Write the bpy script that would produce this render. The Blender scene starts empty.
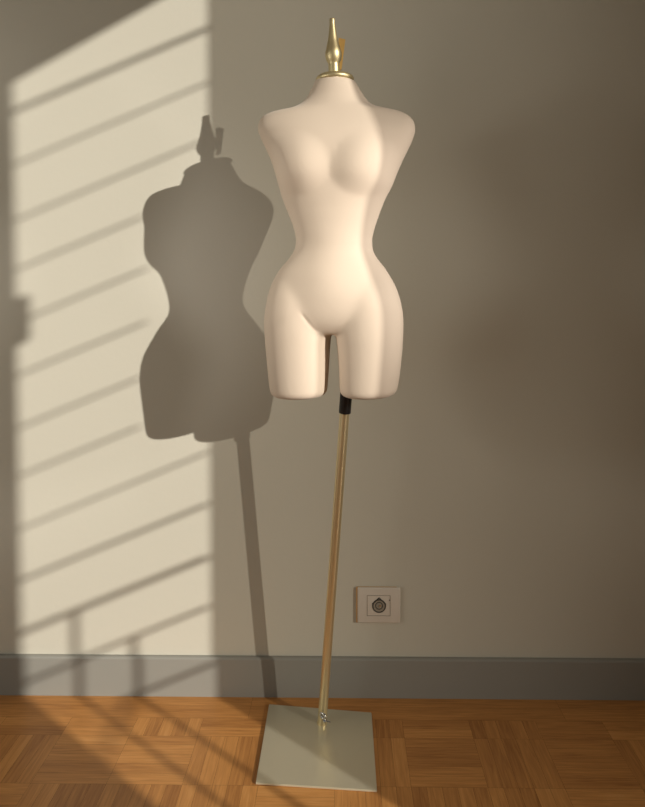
import bpy, bmesh, math, random
from mathutils import Vector, Matrix
random.seed(7)
S = bpy.context.scene
COL = S.collection
PI = math.pi

# ------------------------------------------------------------------ camera
F = 700.0
CAMH = 1.18
CAM = Vector((0.0, -2.0, CAMH))
PITCH = math.radians(2.0)
YAW = math.radians(0.8)            # looks a touch to the left
PPX, PPY = 322.5 + F*math.tan(YAW), 290.0 + F*math.tan(PITCH)
cd = bpy.data.cameras.new('camera')
cam = bpy.data.objects.new('camera', cd)
COL.objects.link(cam)
cam.location = CAM
cam.rotation_euler = (PI/2 - PITCH, 0, YAW)
cd.sensor_fit = 'VERTICAL'
cd.sensor_height = 36.0
cd.lens = 36.0*F/807.0
cd.shift_x = (322.5-PPX)/807.0
cd.shift_y = (PPY-403.5)/807.0
cd.clip_start = 0.05
S.camera = cam
ROT = cam.rotation_euler.to_matrix()

def ray(px, py):
    return ROT @ Vector(((px-PPX)/F, -(py-PPY)/F, -1.0))
def on_y(px, py, y):
    d = ray(px, py); return CAM + d*((y-CAM.y)/d.y)
def on_z(px, py, z):
    d = ray(px, py); return CAM + d*((z-CAM.z)/d.z)

# ------------------------------------------------------------------ helpers
def link(name, me, mat=None, parent=None, smooth=True):
    o = bpy.data.objects.new(name, me)
    COL.objects.link(o)
    if mat: me.materials.append(mat)
    if smooth:
        for p in me.polygons: p.use_smooth = True
    if parent:
        o.parent = parent
        root = parent
        off = Vector((0, 0, 0))
        while root: off += root.location; root = root.parent
        me.transform(Matrix.Translation(-off))
    return o
def obj(name, bm, mat, parent=None, smooth=False, auto=None):
    bmesh.ops.recalc_face_normals(bm, faces=bm.faces[:])
    me = bpy.data.meshes.new(name); bm.to_mesh(me); bm.free()
    if auto is not None:
        o = link(name, me, mat, parent, True)
        me.set_sharp_from_angle(angle=math.radians(auto))
        return o
    return link(name, me, mat, parent, smooth)
def thing(name, label, cat, loc=(0, 0, 0), group=None):
    o = bpy.data.objects.new(name, None); COL.objects.link(o)
    o.empty_display_size = 0.1
    o.location = loc; o['label'] = label; o['category'] = cat
    if group: o['group'] = group
    return o
def add_box(bm, lo, hi, bevel=0.0, seg=2):
    b = bmesh.new()
    bmesh.ops.create_cube(b, size=1.0)
    for v in b.verts:
        v.co = Vector([lo[i] + (v.co[i]+0.5)*(hi[i]-lo[i]) for i in range(3)])
    if bevel:
        bmesh.ops.bevel(b, geom=b.edges[:], offset=bevel, segments=seg, affect='EDGES', profile=0.5)
    me = bpy.data.meshes.new('t'); b.to_mesh(me); b.free(); bm.from_mesh(me); bpy.data.meshes.remove(me)
def add_tube(bm, p0, p1, r0, r1=None, n=24, caps=True):
    r1 = r0 if r1 is None else r1
    p0, p1 = Vector(p0), Vector(p1)
    d = (p1-p0).normalized()
    u = d.orthogonal().normalized(); w = d.cross(u)
    rings = []
    for p, r in ((p0, r0), (p1, r1)):
        rings.append([bm.verts.new(p + (u*math.cos(2*PI*i/n) + w*math.sin(2*PI*i/n))*r) for i in range(n)])
    for i in range(n):
        bm.faces.new((rings[0][i], rings[0][(i+1) % n], rings[1][(i+1) % n], rings[1][i]))
    if caps:
        bm.faces.new(rings[0][::-1]); bm.faces.new(rings[1])
def add_lathe(bm, prof, base, axis=Vector((0, 0, 1)), n=40):
    axis = axis.normalized()
    u = axis.orthogonal().normalized(); w = axis.cross(u)
    rings = []
    for r, h in prof:
        rings.append([bm.verts.new(base + axis*h + (u*math.cos(2*PI*i/n) + w*math.sin(2*PI*i/n))*max(r, 1e-5)) for i in range(n)])
    for a, b in zip(rings, rings[1:]):
        for i in range(n):
            bm.faces.new((a[i], a[(i+1) % n], b[(i+1) % n], b[i]))
    bm.faces.new(rings[0][::-1]); bm.faces.new(rings[-1])
def add_torus(bm, c, axis, R, r, n=40, m=10, arc=(0, 2*PI)):
    axis = axis.normalized(); u = axis.orthogonal().normalized(); w = axis.cross(u)
    full = abs(arc[1]-arc[0]-2*PI) < 1e-6
    k = n if full else n+1
    rings = []
    for i in range(k):
        t = arc[0] + (arc[1]-arc[0])*i/n
        e = u*math.cos(t) + w*math.sin(t)
        rings.append([bm.verts.new(c + e*(R + r*math.cos(2*PI*j/m)) + axis*(r*math.sin(2*PI*j/m))) for j in range(m)])
    for i in range(n):
        a, b = rings[i], rings[(i+1) % k]
        for j in range(m):
            bm.faces.new((a[j], a[(j+1) % m], b[(j+1) % m], b[j]))

# ------------------------------------------------------------------ materials
def mat(name, color, rough=0.6, metal=0.0, bump=None, var=None, spec=0.5, sheen=0.0, aniso=0.0):
    m = bpy.data.materials.new(name); m.use_nodes = True
    nt = m.node_tree; N = nt.nodes; L = nt.links
    b = N['Principled BSDF']
    b.inputs['Base Color'].default_value = (*color, 1)
    b.inputs['Roughness'].default_value = rough
    b.inputs['Metallic'].default_value = metal
    b.inputs['Specular IOR Level'].default_value = spec
    b.inputs['Sheen Weight'].default_value = sheen
    b.inputs['Anisotropic'].default_value = aniso
    tc = N.new('ShaderNodeTexCoord')
    if var:
        n = N.new('ShaderNodeTexNoise'); n.inputs['Scale'].default_value = var[0]; n.inputs['Detail'].default_value = 4
        L.new(tc.outputs['Object'], n.inputs['Vector'])
        mx = N.new('ShaderNodeMix'); mx.data_type = 'RGBA'
        mx.inputs['A'].default_value = (*[c*(1-var[1]) for c in color], 1)
        mx.inputs['B'].default_value = (*[min(1, c*(1+var[1])) for c in color], 1)
        L.new(n.outputs['Fac'], mx.inputs['Factor']); L.new(mx.outputs['Result'], b.inputs['Base Color'])
    if bump:
        n = N.new('ShaderNodeTexNoise'); n.inputs['Scale'].default_value = bump[0]; n.inputs['Detail'].default_value = 3
        L.new(tc.outputs['Object'], n.inputs['Vector'])
        bp = N.new('ShaderNodeBump'); bp.inputs['Strength'].default_value = bump[1]; bp.inputs['Distance'].default_value = bump[2]
        L.new(n.outputs['Fac'], bp.inputs['Height']); L.new(bp.outputs['Normal'], b.inputs['Normal'])
    return m

M_wall = mat('painted_wall', (0.60, 0.567, 0.478), 0.75, bump=(60, 0.08, 0.004), var=(1.2, 0.015), spec=0.25)
M_ceil = mat('ceiling_paint', (0.7, 0.66, 0.58), 0.9)
M_base = mat('grey_skirting_paint', (0.29, 0.28, 0.25), 0.5, var=(3, 0.03), spec=0.4)
M_fabric = mat('beige_jersey', (0.61, 0.503, 0.398), 0.92, bump=(900, 0.12, 0.0008), var=(14, 0.012), spec=0.12, sheen=0.15)
M_gold = mat('brushed_brass', (0.80, 0.68, 0.42), 0.38, 0.78, bump=(220, 0.03, 0.001))
M_goldcap = mat('antique_brass', (0.58, 0.48, 0.27), 0.46, 0.85)
M_plate = mat('champagne_steel', (0.74, 0.69, 0.54), 0.34, 0.6, bump=(500, 0.03, 0.0005), var=(25, 0.02))
M_steel = mat('plate_edge_steel', (0.75, 0.74, 0.7), 0.3, 1.0)
M_black = mat('black_plastic', (0.012, 0.012, 0.013), 0.42)
M_chrome = mat('chrome', (0.8, 0.8, 0.8), 0.14, 1.0)
M_tag = mat('golden_orange_wood', (0.95, 0.60, 0.20), 0.5, var=(60, 0.08))
M_socket = mat('cream_plastic', (0.68, 0.61, 0.53), 0.4)
M_sockbrown = mat('amber_edge', (0.62, 0.34, 0.12), 0.5)
M_dark = mat('socket_dark', (0.03, 0.027, 0.02), 0.5)
M_white = mat('white_paint', (0.75, 0.74, 0.7), 0.5)
M_rail = mat('dark_metal', (0.06, 0.06, 0.06), 0.5)
M_under = mat('parquet_joint', (0.045, 0.018, 0.006), 0.8)

def make_sheer():
    m = bpy.data.materials.new('sheer_voile'); m.use_nodes = True
    nt = m.node_tree; N = nt.nodes; L = nt.links
    for n in list(N): N.remove(n)
    out = N.new('ShaderNodeOutputMaterial')
    tr = N.new('ShaderNodeBsdfTransparent'); tr.inputs[0].default_value = (1, 0.97, 0.92, 1)
    tl = N.new('ShaderNodeBsdfTranslucent'); tl.inputs[0].default_value = (0.16, 0.14, 0.11, 1)
    df = N.new('ShaderNodeBsdfDiffuse'); df.inputs[0].default_value = (0.62, 0.58, 0.5, 1)
    a = N.new('ShaderNodeMixShader'); a.inputs[0].default_value = 0.35
    L.new(df.outputs[0], a.inputs[1]); L.new(tl.outputs[0], a.inputs[2])
    b = N.new('ShaderNodeMixShader'); b.inputs[0].default_value = SHEER_T
    L.new(a.outputs[0], b.inputs[1]); L.new(tr.outputs[0], b.inputs[2])
    L.new(b.outputs[0], out.inputs[0])
    return m

def make_floor_mat():
    m = bpy.data.materials.new('oak_parquet'); m.use_nodes = True
    nt = m.node_tree; N = nt.nodes; L = nt.links
    b = N['Principled BSDF']
    at = N.new('ShaderNodeAttribute'); at.attribute_name = 'tone'
    uv = N.new('ShaderNodeTexCoord')
    mp = N.new('ShaderNodeMapping'); mp.inputs['Scale'].default_value = (9, 150, 1)
    L.new(uv.outputs['UV'], mp.inputs['Vector'])
    n1 = N.new('ShaderNodeTexNoise'); n1.inputs['Scale'].default_value = 1.0; n1.inputs['Detail'].default_value = 6; n1.inputs['Distortion'].default_value = 0.8
    L.new(mp.outputs[0], n1.inputs['Vector'])
    mp2 = N.new('ShaderNodeMapping'); mp2.inputs['Scale'].default_value = (4, 22, 1)
    L.new(uv.outputs['UV'], mp2.inputs['Vector'])
    n2 = N.new('ShaderNodeTexNoise'); n2.inputs['Scale'].default_value = 1.0; n2.inputs['Detail'].default_value = 3
    L.new(mp2.outputs[0], n2.inputs['Vector'])
    ad = N.new('ShaderNodeMath'); ad.operation = 'MULTIPLY_ADD'; ad.inputs[1].default_value = 0.56
    L.new(n1.outputs['Fac'], ad.inputs[0])
    ad2 = N.new('ShaderNodeMath'); ad2.operation = 'MULTIPLY_ADD'; ad2.inputs[1].default_value = 0.32
    L.new(n2.outputs['Fac'], ad2.inputs[0]); L.new(at.outputs['Fac'], ad2.inputs[2])
    L.new(ad2.outputs[0], ad.inputs[2])
    cr = N.new('ShaderNodeValToRGB')
    e = cr.color_ramp.elements
    e[0].position = 0.18; e[0].color = (0.30, 0.115, 0.028, 1)
    e[1].position = 0.92; e[1].color = (0.78, 0.43, 0.17, 1)
    k = cr.color_ramp.elements.new(0.58); k.color = (0.60, 0.275, 0.08, 1)
    L.new(ad.outputs[0], cr.inputs['Fac'])
    L.new(cr.outputs['Color'], b.inputs['Base Color'])
    b.inputs['Roughness'].default_value = 0.38
    b.inputs['Specular IOR Level'].default_value = 0.35
    bp = N.new('ShaderNodeBump'); bp.inputs['Strength'].default_value = 0.15; bp.inputs['Distance'].default_value = 0.001
    L.new(n1.outputs['Fac'], bp.inputs['Height']); L.new(bp.outputs['Normal'], b.inputs['Normal'])
    return m

# ------------------------------------------------------------------ sun geometry
TAN, KZ = 1.16, 0.48                 # per metre towards the wall: metres to the left, metres down
def src(px, py, x):
    """the point in the plane x from which the sun casts its shadow on that spot of the wall"""
    p = on_y(px, py, 0.0)
    g = (x - p.x)/TAN
    return Vector((x, -g, p.z + KZ*g))
SHEER_T = 0.235
M_sheer = make_sheer(); M_floor = make_floor_mat()

# ------------------------------------------------------------------ room shell
XR = 1.60                           # inner face of the window wall
HC = 3.05
def struct(o): o['kind'] = 'structure'; return o
bm = bmesh.new(); add_box(bm, (-2.6, 0, -0.05), (XR+0.15, 0.12, HC)); struct(obj('wall_back', bm, M_wall))
g_far = -src(12, 300, XR+0.15).y
g_far = -src(17, 400, XR+0.15).y
g_near = 0.20
z_top = 2.98
bm = bmesh.new()
for lo, hi in (((XR, -g_near, -0.05), (XR+0.15, 0.0, HC)),
               ((XR, -4.2, -0.05), (XR+0.15, -g_far, HC)),
               ((XR, -g_far, z_top), (XR+0.15, -g_near, HC)),
               ((XR, -g_far, -0.05), (XR+0.15, -g_near, 0.02))):
    add_box(bm, lo, hi)
struct(obj('wall_right', bm, M_wall))
# skirting along the back wall: a board with an eased top edge
def skirting(name, x0, x1, bmx=None):
    bm = bmesh.new()
    zt = on_y(322, 658.5, -0.014).z
    pr = [(0.0, 0.0), (-0.014, 0.0), (-0.014, zt-0.006), (-0.012, zt-0.002), (-0.008, zt), (0.0, zt)]
    a = [bm.verts.new((x0, y, z)) for y, z in pr]; b = [bm.verts.new((x1, y, z)) for y, z in pr]
    for i in range(len(pr)):
        j = (i+1) % len(pr); bm.faces.new((a[i], a[j], b[j], b[i]))
    bm.faces.new(a); bm.faces.new(b[::-1])
    return struct(obj(name, bm, M_base))
skirting('baseboard_back', -2.6, XR)

# parquet
P = 0.182; X0 = -0.199; BORD = 0.115; CUT = 0.078
H_, V_ = 'H', 'V'
bm = bmesh.new()
uvl = bm.loops.layers.uv.new('UVMap')
tl = bm.faces.layers.float.new('tone')
def strip(x0, x1, y0, y1, along, tone):
    e = 0.0002
    vs = [bm.verts.new((x, y, 0.0)) for x, y in ((x0+e, y0+e), (x1-e, y0+e), (x1-e, y1-e), (x0+e, y1-e))]
    f = bm.faces.new(vs); f[tl] = tone
    ou, ov = random.random()*20, random.random()*20
    for l in f.loops:
        c = l.vert.co
        l[uvl].uv = (c.x+ou, c.y+ov) if along == 'H' else (c.y+ou, c.x+ov)
def tone(): return random.uniform(-0.10, 0.15)
x = -2.6
while x < XR:                       # border boards along the wall
    L_ = random.uniform(0.7, 1.0); x1 = min(XR, x+L_)
    strip(x, x1, -BORD*0.5, 0.0, 'H', 0.02); strip(x, x1, -BORD, -BORD*0.5, 'H', random.uniform(0.0, 0.08))
    x = x1
rows = [(-BORD, -BORD-CUT)]
while rows[-1][1] > -4.0: rows.append((rows[-1][1], rows[-1][1]-P))
known = {(-3, 0): 'H', (-3, 1): 'H', (-3, 2): 'V', (-2, 0): 'V', (-2, 1): 'H', (-2, 2): 'V', (-1, 0): 'H', (-1, 1): 'V', (-1, 2): 'V',
         (0, 0): 'V', (0, 1): 'V', (0, 2): 'H', (1, 0): 'V', (1, 1): 'V', (2, 0): 'H', (2, 1): 'H', (2, 2): 'V', (3, 0): 'V', (3, 1): 'V', (3, 2): 'V',
         (4, 0): 'H', (4, 1): 'H', (4, 2): 'H', (5, 0): 'H', (5, 1): 'V'}
for k in range(-14, 11):
    xa = X0 + P*k; xb = xa+P
    if xa < -2.6: continue
    xb = min(xb, XR)
    if xa >= XR: continue
    for r, (ya, yb) in enumerate(rows):
        d = known.get((k, r), 'H' if (k+r) % 2 == 0 else 'V')
        bt = random.uniform(-0.04, 0.05)
        if d == 'H':
            n = max(1, round((ya-yb)/0.0364))
            for i in range(n):
                strip(xa, xb, ya-(ya-yb)*(i+1)/n, ya-(ya-yb)*i/n, 'H', bt+tone())
        else:
            n = 5
            for i in range(n):
                strip(xa+(xb-xa)*i/n, xa+(xb-xa)*(i+1)/n, yb, ya, 'V', bt+tone())
under = bmesh.new(); add_box(under, (-2.6, -4.2, -0.05), (XR, 0.0, -0.0008))
me_u = bpy.data.meshes.new('u'); under.to_mesh(me_u); under.free()
me = bpy.data.meshes.new('floor'); bm.to_mesh(me); bm.free()
me.materials.append(M_floor); me.materials.append(M_under)
b2 = bmesh.new(); b2.from_mesh(me); n0 = len(b2.faces); b2.from_mesh(me_u); b2.faces.ensure_lookup_table()
for f in b2.faces[n0:]: f.material_index = 1
b2.to_mesh(me); b2.free(); bpy.data.meshes.remove(me_u)
floor = bpy.data.objects.new('floor', me); COL.objects.link(floor); struct(floor)
bm = bmesh.new(); add_box(bm, (-2.6, -4.2, HC), (XR+0.15, 0.12, HC+0.1)); struct(obj('ceiling', bm, M_ceil))

# ------------------------------------------------------------------ window wall furniture (to the right of the frame)
xo = XR+0.15
wf = bmesh.new()
add_box(wf, (xo-0.06, -g_far-0.001, 0.02), (xo-0.0, -g_far+0.002, z_top))
add_box(wf, (xo-0.06, -g_near-0.035, 0.02), (xo, -g_near, z_top))
add_box(wf, (xo-0.06, -g_far, z_top-0.03), (xo, -g_near, z_top))
win = struct(obj('window_1', wf, M_white))
n0 = src(36, 294, xo); n1 = src(22, 347, xo)
hb = bmesh.new(); add_box(hb, (xo-0.05, -g_far, n1.z), (xo-0.01, n0.y, n0.z), 0.012, 3)  # unseen block, sized to notch the sun patch's left edge
struct(obj('notch_block', hb, M_white, win, auto=40))
# unseen roller blind, added; its crooked hem slopes the sun patch's top
xb = xo-0.085
p0 = src(12, 80, xb); p1 = src(155, 0, xb)
sl = (p1.z-p0.z)/(p1.y-p0.y)
ya, yb = -g_far+0.004, -g_near-0.04
za, zb = p0.z + sl*(ya-p0.y), p0.z + sl*(yb-p0.y)
zb = min(zb, z_top-0.04)
bl = thing('added_blind', 'unseen pale roller blind, added to slope the top of the sun patch', 'blind', (xb, (ya+yb)/2, z_top-0.05))
bm = bmesh.new()
ym = p0.y + (z_top-0.045-p0.z)/sl
pts = [(ya, za), (min(ym, yb), min(zb, z_top-0.045)), (min(ym, yb), z_top-0.02), (ya, z_top-0.02)]
fa = [bm.verts.new((xb-0.001, y, z)) for y, z in pts]; fb = [bm.verts.new((xb+0.001, y, z)) for y, z in pts]
bm.faces.new(fa); bm.faces.new(fb[::-1])
for i in range(4): bm.faces.new((fa[i], fa[(i+1) % 4], fb[(i+1) % 4], fb[i]))
obj('blind_cloth', bm, M_white, bl)
bm = bmesh.new(); add_tube(bm, (xb, ya, za), (xb, pts[1][0], pts[1][1]), 0.008, n=12); obj('hem_bar', bm, M_white, bl, auto=40)
bm = bmesh.new(); add_tube(bm, (xb, ya, z_top-0.035), (xb, yb, z_top-0.035), 0.022, n=20); obj('roller', bm, M_white, bl, auto=40)
# balcony railing and the horizontal bars of the screen above it
xr = xo+0.10
bars_px = [(12, 112, 0.0072, 208), (14, 165, 0.0038, 208), (16, 220, 0.0038, 208), (18, 269, 0.0038, 143), (21, 321, 0.0038, 148), (21, 374, 0.0038, 146), (21, 427, 0.0038, 140),
           (22, 475, 0.0038, 140), (22.6, 528, 0.0038, 208), (24, 579, 0.0055, 208)]  # some ends cut short so no stripe falls on the torso
ys0, ys1 = -g_far-0.75, -0.15
sc = thing('sun_screen', 'dark metal screen of thin horizontal bars outside the window', 'screen', (xr, (ys0+ys1)/2, 0.0))
for px, py, r, pe in bars_px:
    p = src(px, py, xr)
    bm = bmesh.new(); add_tube(bm, (xr, ys0, p.z), (xr, src(pe, py, xr).y, p.z), r, n=12); obj('bar', bm, M_rail, sc, auto=40)
for y in (ys0,):
    bm = bmesh.new(); add_box(bm, (xr-0.02, y-0.02, 0.02), (xr+0.02, y+0.02, 3.0), 0.003); obj('post', bm, M_rail, sc)
rl = thing('balcony_railing', 'dark metal balcony railing with handrail and upright balusters', 'railing', (xr+0.1, (ys0+ys1)/2, 0.0))
xr2 = xr+0.1
ys1 = src(208, 600, xr2).y
p = src(26, 631, xr2); zh = p.z
bm = bmesh.new(); add_box(bm, (xr2-0.014, ys0, zh-0.0052), (xr2+0.012, ys1, zh+0.0052), 0.004); obj('handrail', bm, M_rail, rl)
for zt in (src(12, 686, xr2).z, src(12, 742, xr2).z):
    bm = bmesh.new(); add_tube(bm, (xr2, ys0, zt), (xr2, ys1, zt), 0.006, n=12); obj('rail', bm, M_rail, rl, auto=40)
    if zt < zh-0.2: break
ybal = [src(75, 650, xr2).y, src(134, 660, xr2).y]
for y, zt in ((ybal[0], zh), (ybal[1], src(12, 686, xr2).z), (ybal[0]-0.5, zh)):
    bm = bmesh.new(); add_tube(bm, (xr2, y, -0.02), (xr2, y, zt), 0.0075, n=12); obj('baluster', bm, M_rail, rl, auto=40)
bm = bmesh.new(); add_box(bm, (xo, ys0-0.3, -0.12), (xr2+0.5, ys1+0.3, -0.02)); struct(obj('balcony_slab', bm, M_ceil))
# sheer curtain on its rod
xc = XR-0.07
e = src(209, 330, xc)
bm = bmesh.new()
nz, ny = 1, 2880
yA, yB = e.y, -0.14
g_ = []
zc0, zc1 = 0.015, 2.90
for i in range(ny+1):
    t = i/ny; y = yA + (yB-yA)*t
    col = []
    amp = 0.0003 + 0.0074*t        # folds shaped to deepen towards the corner, dimming the wall's right side
    w = amp*math.sin(2*PI*t*240)*min(1, t*30)
    for j in range(nz+1):
        col.append(bm.verts.new((xc + w, y, zc0+(zc1-zc0)*j/nz)))
    g_.append(col)
for i in range(ny):
    for j in range(nz):
        bm.faces.new((g_[i][j], g_[i+1][j], g_[i+1][j+1], g_[i][j+1]))
cu = obj('sheer_curtain', bm, M_sheer, None, True)
cu['label'] = 'sheer cream curtain hanging over part of the tall window'; cu['category'] = 'curtain'
rd = thing('curtain_rod', 'slim brass curtain rod above the tall window', 'curtain rod', (xc, -1.5, 2.92))
bm = bmesh.new(); add_tube(bm, (xc, -g_far-0.2, 2.92), (xc, -0.08, 2.92), 0.011, n=16); obj('rod', bm, M_gold, rd, auto=40)
for y in (-g_far-0.12, -0.11):
    bm = bmesh.new(); add_tube(bm, (xc, y, 2.92), (XR+0.005, y, 2.92), 0.007, n=12); add_tube(bm, (XR-0.006, y, 2.92), (XR+0.003, y, 2.92), 0.022, n=20)
    obj('bracket', bm, M_gold, rd, auto=40)

# ------------------------------------------------------------------ dress form
YF = -2.0 + 1.684 + 0.0             # the torso's plane
SC = 1.684/F
foot = on_z(322, 723, 0.0055)
ROOT = thing('dress_form', 'headless beige fabric torso form on a leaning brass pole with square foot plate', 'mannequin', (foot.x, foot.y, 0.0))
THETA = math.radians(-9)
AX = on_y(333.5, 250, YF)           # vertical axis of the torso
def interp(tab, t):
    """monotone-ish cubic through (t, v...) rows"""
    if t <= tab[0][0]: return tab[0][1:]
    if t >= tab[-1][0]: return tab[-1][1:]
    for i in range(len(tab)-1):
        if tab[i][0] <= t <= tab[i+1][0]:
            a, b = tab[i], tab[i+1]
            h = b[0]-a[0]; u = (t-a[0])/h
            out = []
            for k in range(1, len(a)):
                d = (b[k]-a[k])/h
                def sl(i0):
                    if i0 <= 0 or i0 >= len(tab)-1: return None
                    d0 = (tab[i0][k]-tab[i0-1][k])/(tab[i0][0]-tab[i0-1][0])
                    d1 = (tab[i0+1][k]-tab[i0][k])/(tab[i0+1][0]-tab[i0][0])
                    return 0.0 if d0*d1 <= 0 else 2*d0*d1/(d0+d1)
                m0 = sl(i); m1 = sl(i+1)
                m0 = d if m0 is None else m0; m1 = d if m1 is None else m1
                out.append((2*u**3-3*u**2+1)*a[k] + (u**3-2*u**2+u)*h*m0 + (-2*u**3+3*u**2)*b[k] + (u**3-u**2)*h*m1)
            return out
# image row: left, right edge
SIL = [(80.5, 315.5, 354.5), (85, 313.5, 357.5), (91, 310.5, 361), (98.5, 306.5, 366), (103.5, 301.5, 370.5), (107.8, 294.5, 379), (110.5, 286, 391), (113.2, 271, 402.5), (118, 260.5, 410.5),
       (124, 257, 414.2), (130, 256.5, 415), (139.5, 259.5, 412.5), (149, 264.3, 408.2), (161, 270, 402.5), (173.6, 274.3, 397), (186, 277.8, 392.3), (198.5, 281.3, 385.7),
       (215.5, 288.2, 379.2), (231, 293.8, 374.2), (240, 295.6, 372.4), (249.6, 294.1, 373), (259, 288, 378), (268, 280, 385), (277.5, 273.5, 391), (287, 269.3, 396),
       (299, 265.7, 400), (311.6, 263.7, 402.7), (324, 263, 403.4), (336, 264, 403), (355, 265.4, 402), (373.6, 267.3, 400), (386, 268.7, 398), (393, 270.5, 396), (396.5, 273, 393)]
# image row: front depth, back depth, squareness
DEP = [(80.5, .042, .046, 2.0), (96, .047, .054, 2.0), (104, .052, .060, 2.0), (112, .058, .066, 2.15), (122, .066, .072, 2.3), (135, .077, .078, 2.4), (150, .084, .082, 2.35), (170, .088, .082, 2.25),
       (190, .083, .077, 2.2), (210, .077, .070, 2.1), (230, .073, .065, 2.05), (245, .073, .064, 2.0), (262, .079, .073, 2.05), (280, .089, .090, 2.1), (300, .096, .104, 2.15),
       (320, .096, .112, 2.15), (340, .092, .112, 2.15)]
def sgnpow(c, p): return math.copysign(abs(c)**p, c)
def bust(x, z):
    h = 0.0
    for cx, cz in ((-0.083, on_y(0, 175, YF).z), (0.083, on_y(0, 175, YF).z)):
        dx = (x-cx); dz = z-cz
        sx = 0.086; sz = 0.092 if dz > 0 else 0.062
        q = (dx/sx)**2 + (dz/sz)**2
        if q < 1: h += 0.0165*(1-q)**1.5
    return h
def belly(x, z):
    z0 = on_y(0, 282, YF).z
    return 0.007*math.exp(-(x/0.06)**2 - ((z-z0)/0.06)**2)
NA = 96
def loft(bm, rings):
    rr = [[bm.verts.new(p) for p in r] for r in rings]
    n = len(rr[0])
    for a, b in zip(rr, rr[1:]):
        for i in range(n): bm.faces.new((a[i], a[(i+1) % n], b[(i+1) % n], b[i]))
    bm.faces.new(rr[0]); bm.faces.new(rr[-1][::-1])
RZ = Matrix.Rotation(THETA, 3, 'Z')
def place(x, y, z):
    v = RZ @ Vector((x, y, 0)); return Vector((AX.x+v.x, YF+v.y, CAMH+(z-CAMH)*(1+x*math.sin(THETA)/1.684)))
def torso_rings():
    rings = []
    y = 80.5
    steps = []
    while y < 335: steps.append(y); y += 1.0 if y < 128 else 2.5
    for y in steps:
        l, r = interp(SIL, y); bf, bb, n = interp(DEP, y); k_ = 0.95 if y < 150 else max(0.84, 0.95-0.11*(y-150)/60); bf *= k_; bb *= k_
        pl, pr = on_y(l, y, YF), on_y(r, y, YF)
        cx, a, z = (pl.x+pr.x)/2-AX.x, (pr.x-pl.x)/2, pl.z
        if y > 306:                # the pelvis closes between the thighs
            u = (y-306)/30.0
            k = math.sqrt(max(0.0, 1-u*u)); a *= 0.10+0.88*k; bf *= 0.42+0.58*k; bb *= 0.45+0.55*k
        rg = []
        for i in range(NA):
            t = 2*PI*i/NA
            c, s = math.cos(t), math.sin(t)
            xx = a*sgnpow(c, 2/n); yy = sgnpow(s, 2/n)
            if yy <= 0:
                yv = bf*yy - (bust(xx, z)+belly(xx, z))*min(1.0, abs(yy)*1.6)
            else:
                # spine groove on the back
                yv = bb*yy - 0.010*math.exp(-(xx/0.02)**2)*yy*(1.0 if 130 < y < 260 else 0.0)
            rg.append(place(cx+xx, yv, z))
        rings.append(rg)
    return rings
# thighs: image row, outer edge, inner edge, front depth, back depth
LEGL = [(268, 282, 318, .050, .050), (285, 272, 328, .074, .072), (300, 266.5, 331.0, .088, .090), (312, 264, 331.6, .092, .098), (324, 263.2, 331.4, .093, .100), (336, 264, 330.6, .092, .098), (346, 264.7, 329.6, .090, .095), (367, 266.7, 328.4, .086, .088),
        (384, 268.5, 327.2, .083, .083), (391, 269.7, 326.4, .081, .081), (394, 272, 324.5, .077, .077), (396, 276, 321, .070, .070), (396.8, 284, 313, .050, .050)]
LEGR = [(268, 348, 384, .050, .050), (285, 338.5, 394, .074, .072), (300, 335.6, 399.4, .088, .090), (312, 335.2, 402.6, .092, .098), (324, 335.5, 403.3, .093, .100), (336, 336.3, 403, .092, .098), (346, 337.7, 402.5, .090, .095), (367, 339.4, 400.7, .086, .088),
        (384, 340.0, 398.3, .083, .083), (391, 340.6, 396.6, .081, .081), (393.8, 342.5, 394, .077, .077), (395.8, 346, 390, .070, .070), (396.6, 354, 381, .050, .050)]
def leg_rings(tab):
    rings = []
    y = tab[0][0]; steps = []
    while y < tab[-1][0]-0.2: steps.append(y); y += 2.5 if y < 388 else 0.8
    steps.append(tab[-1][0])
    for y in steps:
        l, r, bf, bb = interp(tab, y)
        pl, pr = on_y(l, y, YF), on_y(r, y, YF)
        cx, a, z = (pl.x+pr.x)/2-AX.x, (pr.x-pl.x)/2, pl.z
        rg = []
        for i in range(64):
            t = 2*PI*i/64; c, s = math.cos(t), math.sin(t)
            xx = a*sgnpow(c, 2/2.15); yy = sgnpow(s, 2/2.15)
            rg.append(place(cx+xx, 0.86*(bf if yy < 0 else bb)*yy, z))
        rings.append(rg)
    return rings
bm = bmesh.new(); loft(bm, torso_rings()); loft(bm, leg_rings(LEGL)); loft(bm, leg_rings(LEGR))
bmesh.ops.recalc_face_normals(bm, faces=bm.faces[:])
me = bpy.data.meshes.new('torso_raw'); bm.to_mesh(me); bm.free()
tmp = bpy.data.objects.new('torso_raw', me); COL.objects.link(tmp)
md = tmp.modifiers.new('r', 'REMESH'); md.mode = 'VOXEL'; md.voxel_size = 0.0036; md.use_smooth_shade = True
sm = tmp.modifiers.new('s', 'SMOOTH'); sm.factor = 0.5; sm.iterations = 9
dg = bpy.context.evaluated_depsgraph_get()
me2 = bpy.data.meshes.new_from_object(tmp.evaluated_get(dg))
bpy.data.objects.remove(tmp); bpy.data.meshes.remove(me)
t2 = bpy.data.objects.new('t2', me2); COL.objects.link(t2)
vg = t2.vertex_groups.new(name='soft')
zlo, zhi = on_y(0, 342, YF).z, on_y(0, 262, YF).z
for v in me2.vertices:
    u = (v.co.z-zlo)/(zhi-zlo)
    xr_ = abs(v.co.x-AX.x)/0.16
    if 0 < u < 1 and xr_ < 1: vg.add([v.index], min(1.0, 2.5*u)*min(1.0, 3*(1-u))*min(1, 2*(1-xr_)), 'REPLACE')
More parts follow.
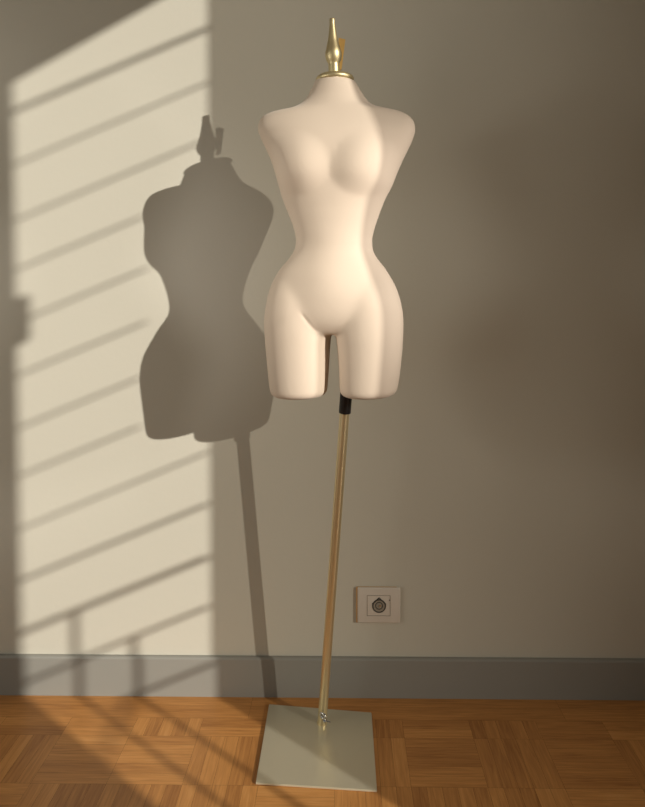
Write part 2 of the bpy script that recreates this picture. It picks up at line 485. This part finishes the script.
s2 = t2.modifiers.new('s', 'SMOOTH'); s2.factor = 0.5; s2.iterations = 60; s2.vertex_group = 'soft'
dg = bpy.context.evaluated_depsgraph_get()
me3 = bpy.data.meshes.new_from_object(t2.evaluated_get(dg))
bpy.data.objects.remove(t2); bpy.data.meshes.remove(me2); me2 = me3
me2.name = 'torso'; me2.materials.clear()
# pressed-in fold where the left thigh meets the belly
fold = [on_y(px, py, YF) for px, py in ((301, 311), (305, 315.5), (309.5, 321.5), (314.5, 327.5), (321, 332))]
torso = link('torso', me2, M_fabric, ROOT)
off = ROOT.location
for v in me2.vertices:
    w = v.co + off
    if w.y > YF: continue
    if abs(w.z-fold[2].z) > 0.06 or abs(w.x-fold[2].x) > 0.06: continue
    best = 9; tt = 0
    for k in range(len(fold)-1):
        a, b = fold[k], fold[k+1]
        ab = Vector((b.x-a.x, b.z-a.z)); ap = Vector((w.x-a.x, w.z-a.z))
        t = max(0, min(1, ap.dot(ab)/ab.dot(ab))); d = (ap-ab*t).length
        if d < best: best = d; tt = (k+t)/(len(fold)-1)
    v.co.y += 0.0022*math.exp(-(best/0.0036)**2)*math.sin(PI*min(1, max(0.02, tt*0.95+0.04)))

# neck cap and finial (one turned axis, leaning a hair to the left)
YN = YF + 0.002
nc = on_y(334.8, 80.6, YN)
s_ = SC
ax = (on_y(332.9, 18, YN) - on_y(334.8, 70, YN)).normalized()
bm = bmesh.new()
add_lathe(bm, [(0.0, -0.006), (16.28*s_, -0.006), (18.17*s_, -0.002), (19.01*s_, 0.001), (18.90*s_, 0.004), (18.06*s_, 0.0075), (15.75*s_, 0.0115), (11*s_, 0.0145), (7*s_, 0.0165), (5.4*s_, 0.0175)], nc, ax, 56)
obj('neck_cap', bm, M_goldcap, ROOT, auto=50)
fb = on_y(334.2, 73.4, YN)
fh = [(71.2, 5.4), (69.7, 5.4), (66, 5.4), (63.2, 5.4), (62.2, 5.4), (61.4, 5.6), (60, 6.4), (58, 7.4), (55.5, 8.0), (53, 8.2), (50.5, 8.0), (47.5, 7.1), (44, 6.3), (41, 5.5), (38.4, 4.9), (34.5, 4.25), (30.6, 3.7), (27, 3.2), (24, 2.85), (21, 2.75), (19.2, 2.75), (18.4, 2.5), (18.1, 1.6), (18.05, 0.0)]
bm = bmesh.new(); add_lathe(bm, [(r*s_, (71.2-y)*s_*1.012) for y, r in fh], fb, ax, 48)
obj('finial', bm, M_goldcap, ROOT, auto=60)
# flat golden tab behind the finial
bm = bmesh.new()
ty = YN+0.014
q = [on_y(px, py, ty) for px, py in ((338.6, 38.0), (345.4, 39.6), (341.6, 69.5), (339.0, 70.6))]
fa = [bm.verts.new(p+Vector((0, -0.002, 0))) for p in q]; fbk = [bm.verts.new(p+Vector((0, 0.004, 0))) for p in q]
bm.faces.new(fa); bm.faces.new(fbk[::-1])
for i in range(4): bm.faces.new((fa[i], fa[(i+1) % 4], fbk[(i+1) % 4], fbk[i]))
t_ = obj('tab', bm, M_tag, ROOT); t_['label'] = 'flat golden orange tab behind the finial'

# pole, sleeve, foot plate, clamp screw
top = on_y(346.3, 392, YF+0.055)
ptop = on_y(346.6, 385, YF+0.055)
PR = 0.0122
bm = bmesh.new(); add_tube(bm, foot, ptop, PR, PR, n=40); obj('pole', bm, M_gold, ROOT, auto=40)
d = (top-foot).normalized()
sb = on_y(345.8, 414, YF+0.055)
bm = bmesh.new(); add_lathe(bm, [(PR+.0005, 0), (PR+0.0026, 0.0008), (PR+0.003, 0.002), (PR+0.003, 0.055), (PR+.001, 0.056)], foot + d*((sb-foot).length), d, 40)
o = obj('sleeve', bm, M_black, ROOT, auto=40); o['label'] = 'black plastic sleeve at the top of the pole'
zp = 0.0055
cor = [on_z(px, py, zp) for px, py in ((269, 704), (371.5, 712.3), (377, 790.6), (255.6, 782.8))]
bm = bmesh.new()
tv = [bm.verts.new(p) for p in cor]; bv = [bm.verts.new((p.x, p.y, 0.0008)) for p in cor]
bm.faces.new(tv); bm.faces.new(bv[::-1])
for i in range(4): bm.faces.new((tv[i], tv[(i+1) % 4], bv[(i+1) % 4], bv[i]))
bmesh.ops.bevel(bm, geom=[e for e in bm.edges], offset=0.0012, segments=2, affect='EDGES')
obj('base_plate', bm, M_plate, ROOT, auto=30)
bm = bmesh.new(); add_lathe(bm, [(PR+0.0004, 0.0), (PR+0.0016, 0.0), (PR+0.0016, 0.002), (PR+0.0004, 0.003)], Vector((foot.x, foot.y, zp-0.0003)), Vector((0, 0, 1)), 40)
obj('flange', bm, M_gold, ROOT, auto=40)
c = on_y(323.4, 715.5, foot.y-PR)
bm = bmesh.new()
add_tube(bm, c+Vector((0.000, 0.008, 0.0)), c+Vector((0.000, -0.006, 0.0)), 0.0060, n=24)
add_torus(bm, c+Vector((-0.001, -0.011, 0.006)), Vector((0.55, 0.75, 0.25)), 0.0085, 0.0030, 32, 12)
add_lathe(bm, [(0.0, -0.006), (0.0042, -0.0045), (0.006, 0), (0.0042, 0.0045), (0.0, 0.006)], c+Vector((0.004, -0.011, -0.006)), Vector((0, 0, 1)), 20)
add_tube(bm, c+Vector((0.004, -0.008, -0.009)), c+Vector((0.019, -0.008, -0.013)), 0.0024, n=12)
o = obj('thumbscrew', bm, M_chrome, ROOT, auto=40); o['label'] = 'small chrome thumbscrew at the foot of the pole'

# ------------------------------------------------------------------ wall socket
A = on_y(357, 586, 0); B = on_y(400, 621.5, 0)
cx_, cz_ = (A.x+B.x)/2, (A.z+B.z)/2
w_, h_ = B.x-A.x, A.z-B.z
sk = thing('wall_socket', 'cream plastic wall socket low on the wall right of the pole', 'power socket', (cx_, 0.0, cz_))
bm = bmesh.new(); add_box(bm, (A.x-0.002, -0.009, B.z), (B.x-0.01, 0.001, A.z-0.001), 0.0015)  # amber slab reaching past the cover's left edge
o = obj('edge_slab', bm, M_sockbrown, sk, auto=40); o['label'] = 'amber edge showing on the left side of the socket'
bm = bmesh.new(); add_box(bm, (A.x+0.001, -0.012, B.z), (B.x, -0.004, A.z), 0.0035, 3); obj('cover_plate', bm, M_socket, sk, auto=40)
ix, iz = w_*0.27, h_*0.29
bm = bmesh.new()
t = 0.0012
for lo, hi in (((-ix, iz-t), (ix, iz)), ((-ix, -iz), (ix, -iz+t)), ((-ix, -iz), (-ix+t, iz)), ((ix-t, -iz), (ix, iz))):
    add_box(bm, (cx_+lo[0], -0.0128, cz_+lo[1]), (cx_+hi[0], -0.0118, cz_+hi[1]))
M_line = mat('socket_joint', (0.30, 0.26, 0.21), 0.6)
obj('insert_joint', bm, M_line, sk)
bm = bmesh.new(); Y_ = Vector((0, -1, 0)); cc = Vector((cx_+0.001, -0.0125, cz_-0.001)); R_ = h_*0.175
add_torus(bm, cc, Y_, R_, 0.0017, 48, 10)
for sx in (-1, 1):                   # the peaked hood over the round well
    add_tube(bm, cc+Vector((sx*R_*1.08, 0, R_*0.30)), cc+Vector((0, 0, R_*1.32)), 0.0016, n=10)
add_torus(bm, cc+Vector((0, 0, 0.001)), Y_, R_*0.55, 0.0013, 40, 8)
o = obj('socket_well', bm, M_dark, sk, auto=60); o['label'] = 'dark round well with a peaked hood'
bm = bmesh.new(); add_tube(bm, cc+Vector((0, 0.003, 0)), cc+Vector((0, -0.0005, 0)), R_*0.95, n=36); obj('well_floor', bm, M_line, sk, auto=40)
bm = bmesh.new(); add_tube(bm, cc+Vector((R_*0.15, 0.002, R_*0.1)), cc+Vector((R_*0.15, -0.004, R_*0.1)), 0.0022, n=16); obj('earth_pin', bm, M_chrome, sk, auto=40)
bm = bmesh.new(); add_tube(bm, Vector((cx_+ix*0.94, -0.010, cz_+iz*0.55)), Vector((cx_+ix*0.94, -0.0135, cz_+iz*0.55)), 0.0016, n=14); obj('screw', bm, M_dark, sk, auto=40)

# ------------------------------------------------------------------ light
sd = bpy.data.lights.new('sun', 'SUN'); sun = bpy.data.objects.new('sun', sd); COL.objects.link(sun)
sd.energy = 4.2; sd.color = (1.0, 0.955, 0.86); sd.angle = math.radians(0.53)
dirv = Vector((-TAN, 1.0, -KZ))
sun.rotation_euler = dirv.to_track_quat('-Z', 'Y').to_euler()
sun.location = (6, -5, 4)
W = bpy.data.worlds.new('daylight'); S.world = W; W.use_nodes = True
bg = W.node_tree.nodes['Background']
bg.inputs[0].default_value = (0.92, 0.97, 1.0, 1); bg.inputs[1].default_value = 0.058
ad = bpy.data.lights.new('added_area_fill', 'AREA'); al = bpy.data.objects.new('added_area_fill', ad); COL.objects.link(al)  # added soft fill from the left, in place of unseen room light
ad.shape = 'RECTANGLE'; ad.size = 1.5; ad.size_y = 1.8; ad.energy = 13; ad.color = (0.98, 0.96, 0.85)
al.location = (-2.1, -1.7, 1.35)
al.rotation_euler = (Vector((-0.5, 0.0, 1.25))-al.location).to_track_quat('-Z', 'Y').to_euler()

sp = bpy.data.lights.new('added_fill_right', 'SPOT'); so = bpy.data.objects.new('added_fill_right', sp); COL.objects.link(so)  # added fill spot without a fixture, lifts the torso's right flank
so.location = (1.40, -0.95, 1.45); sp.energy = 112; sp.color = (1.0, 0.95, 0.90); sp.spot_size = math.radians(46); sp.spot_blend = 0.8; sp.shadow_soft_size = 0.12
so.rotation_euler = (Vector((-0.2, -0.67, 1.26))-so.location).to_track_quat('-Z', 'Y').to_euler()
sp = bpy.data.lights.new('added_fill_left', 'SPOT'); so = bpy.data.objects.new('added_fill_left', sp); COL.objects.link(so)  # second added spot, no fixture, brightens the torso's left side
so.location = (-1.45, -1.0, 1.45); sp.energy = 52; sp.color = (1.0, 0.94, 0.85); sp.spot_size = math.radians(46); sp.spot_blend = 0.8; sp.shadow_soft_size = 0.2
so.rotation_euler = (Vector((0.2, -0.67, 1.26))-so.location).to_track_quat('-Z', 'Y').to_euler()
vs = S.view_settings
vs.view_transform = 'Standard'; vs.look = 'None'; vs.gamma = 1.0; vs.exposure = 0.0; vs.use_curve_mapping = False
S.cycles.use_denoising = True
S.cycles.transparent_max_bounces = 16
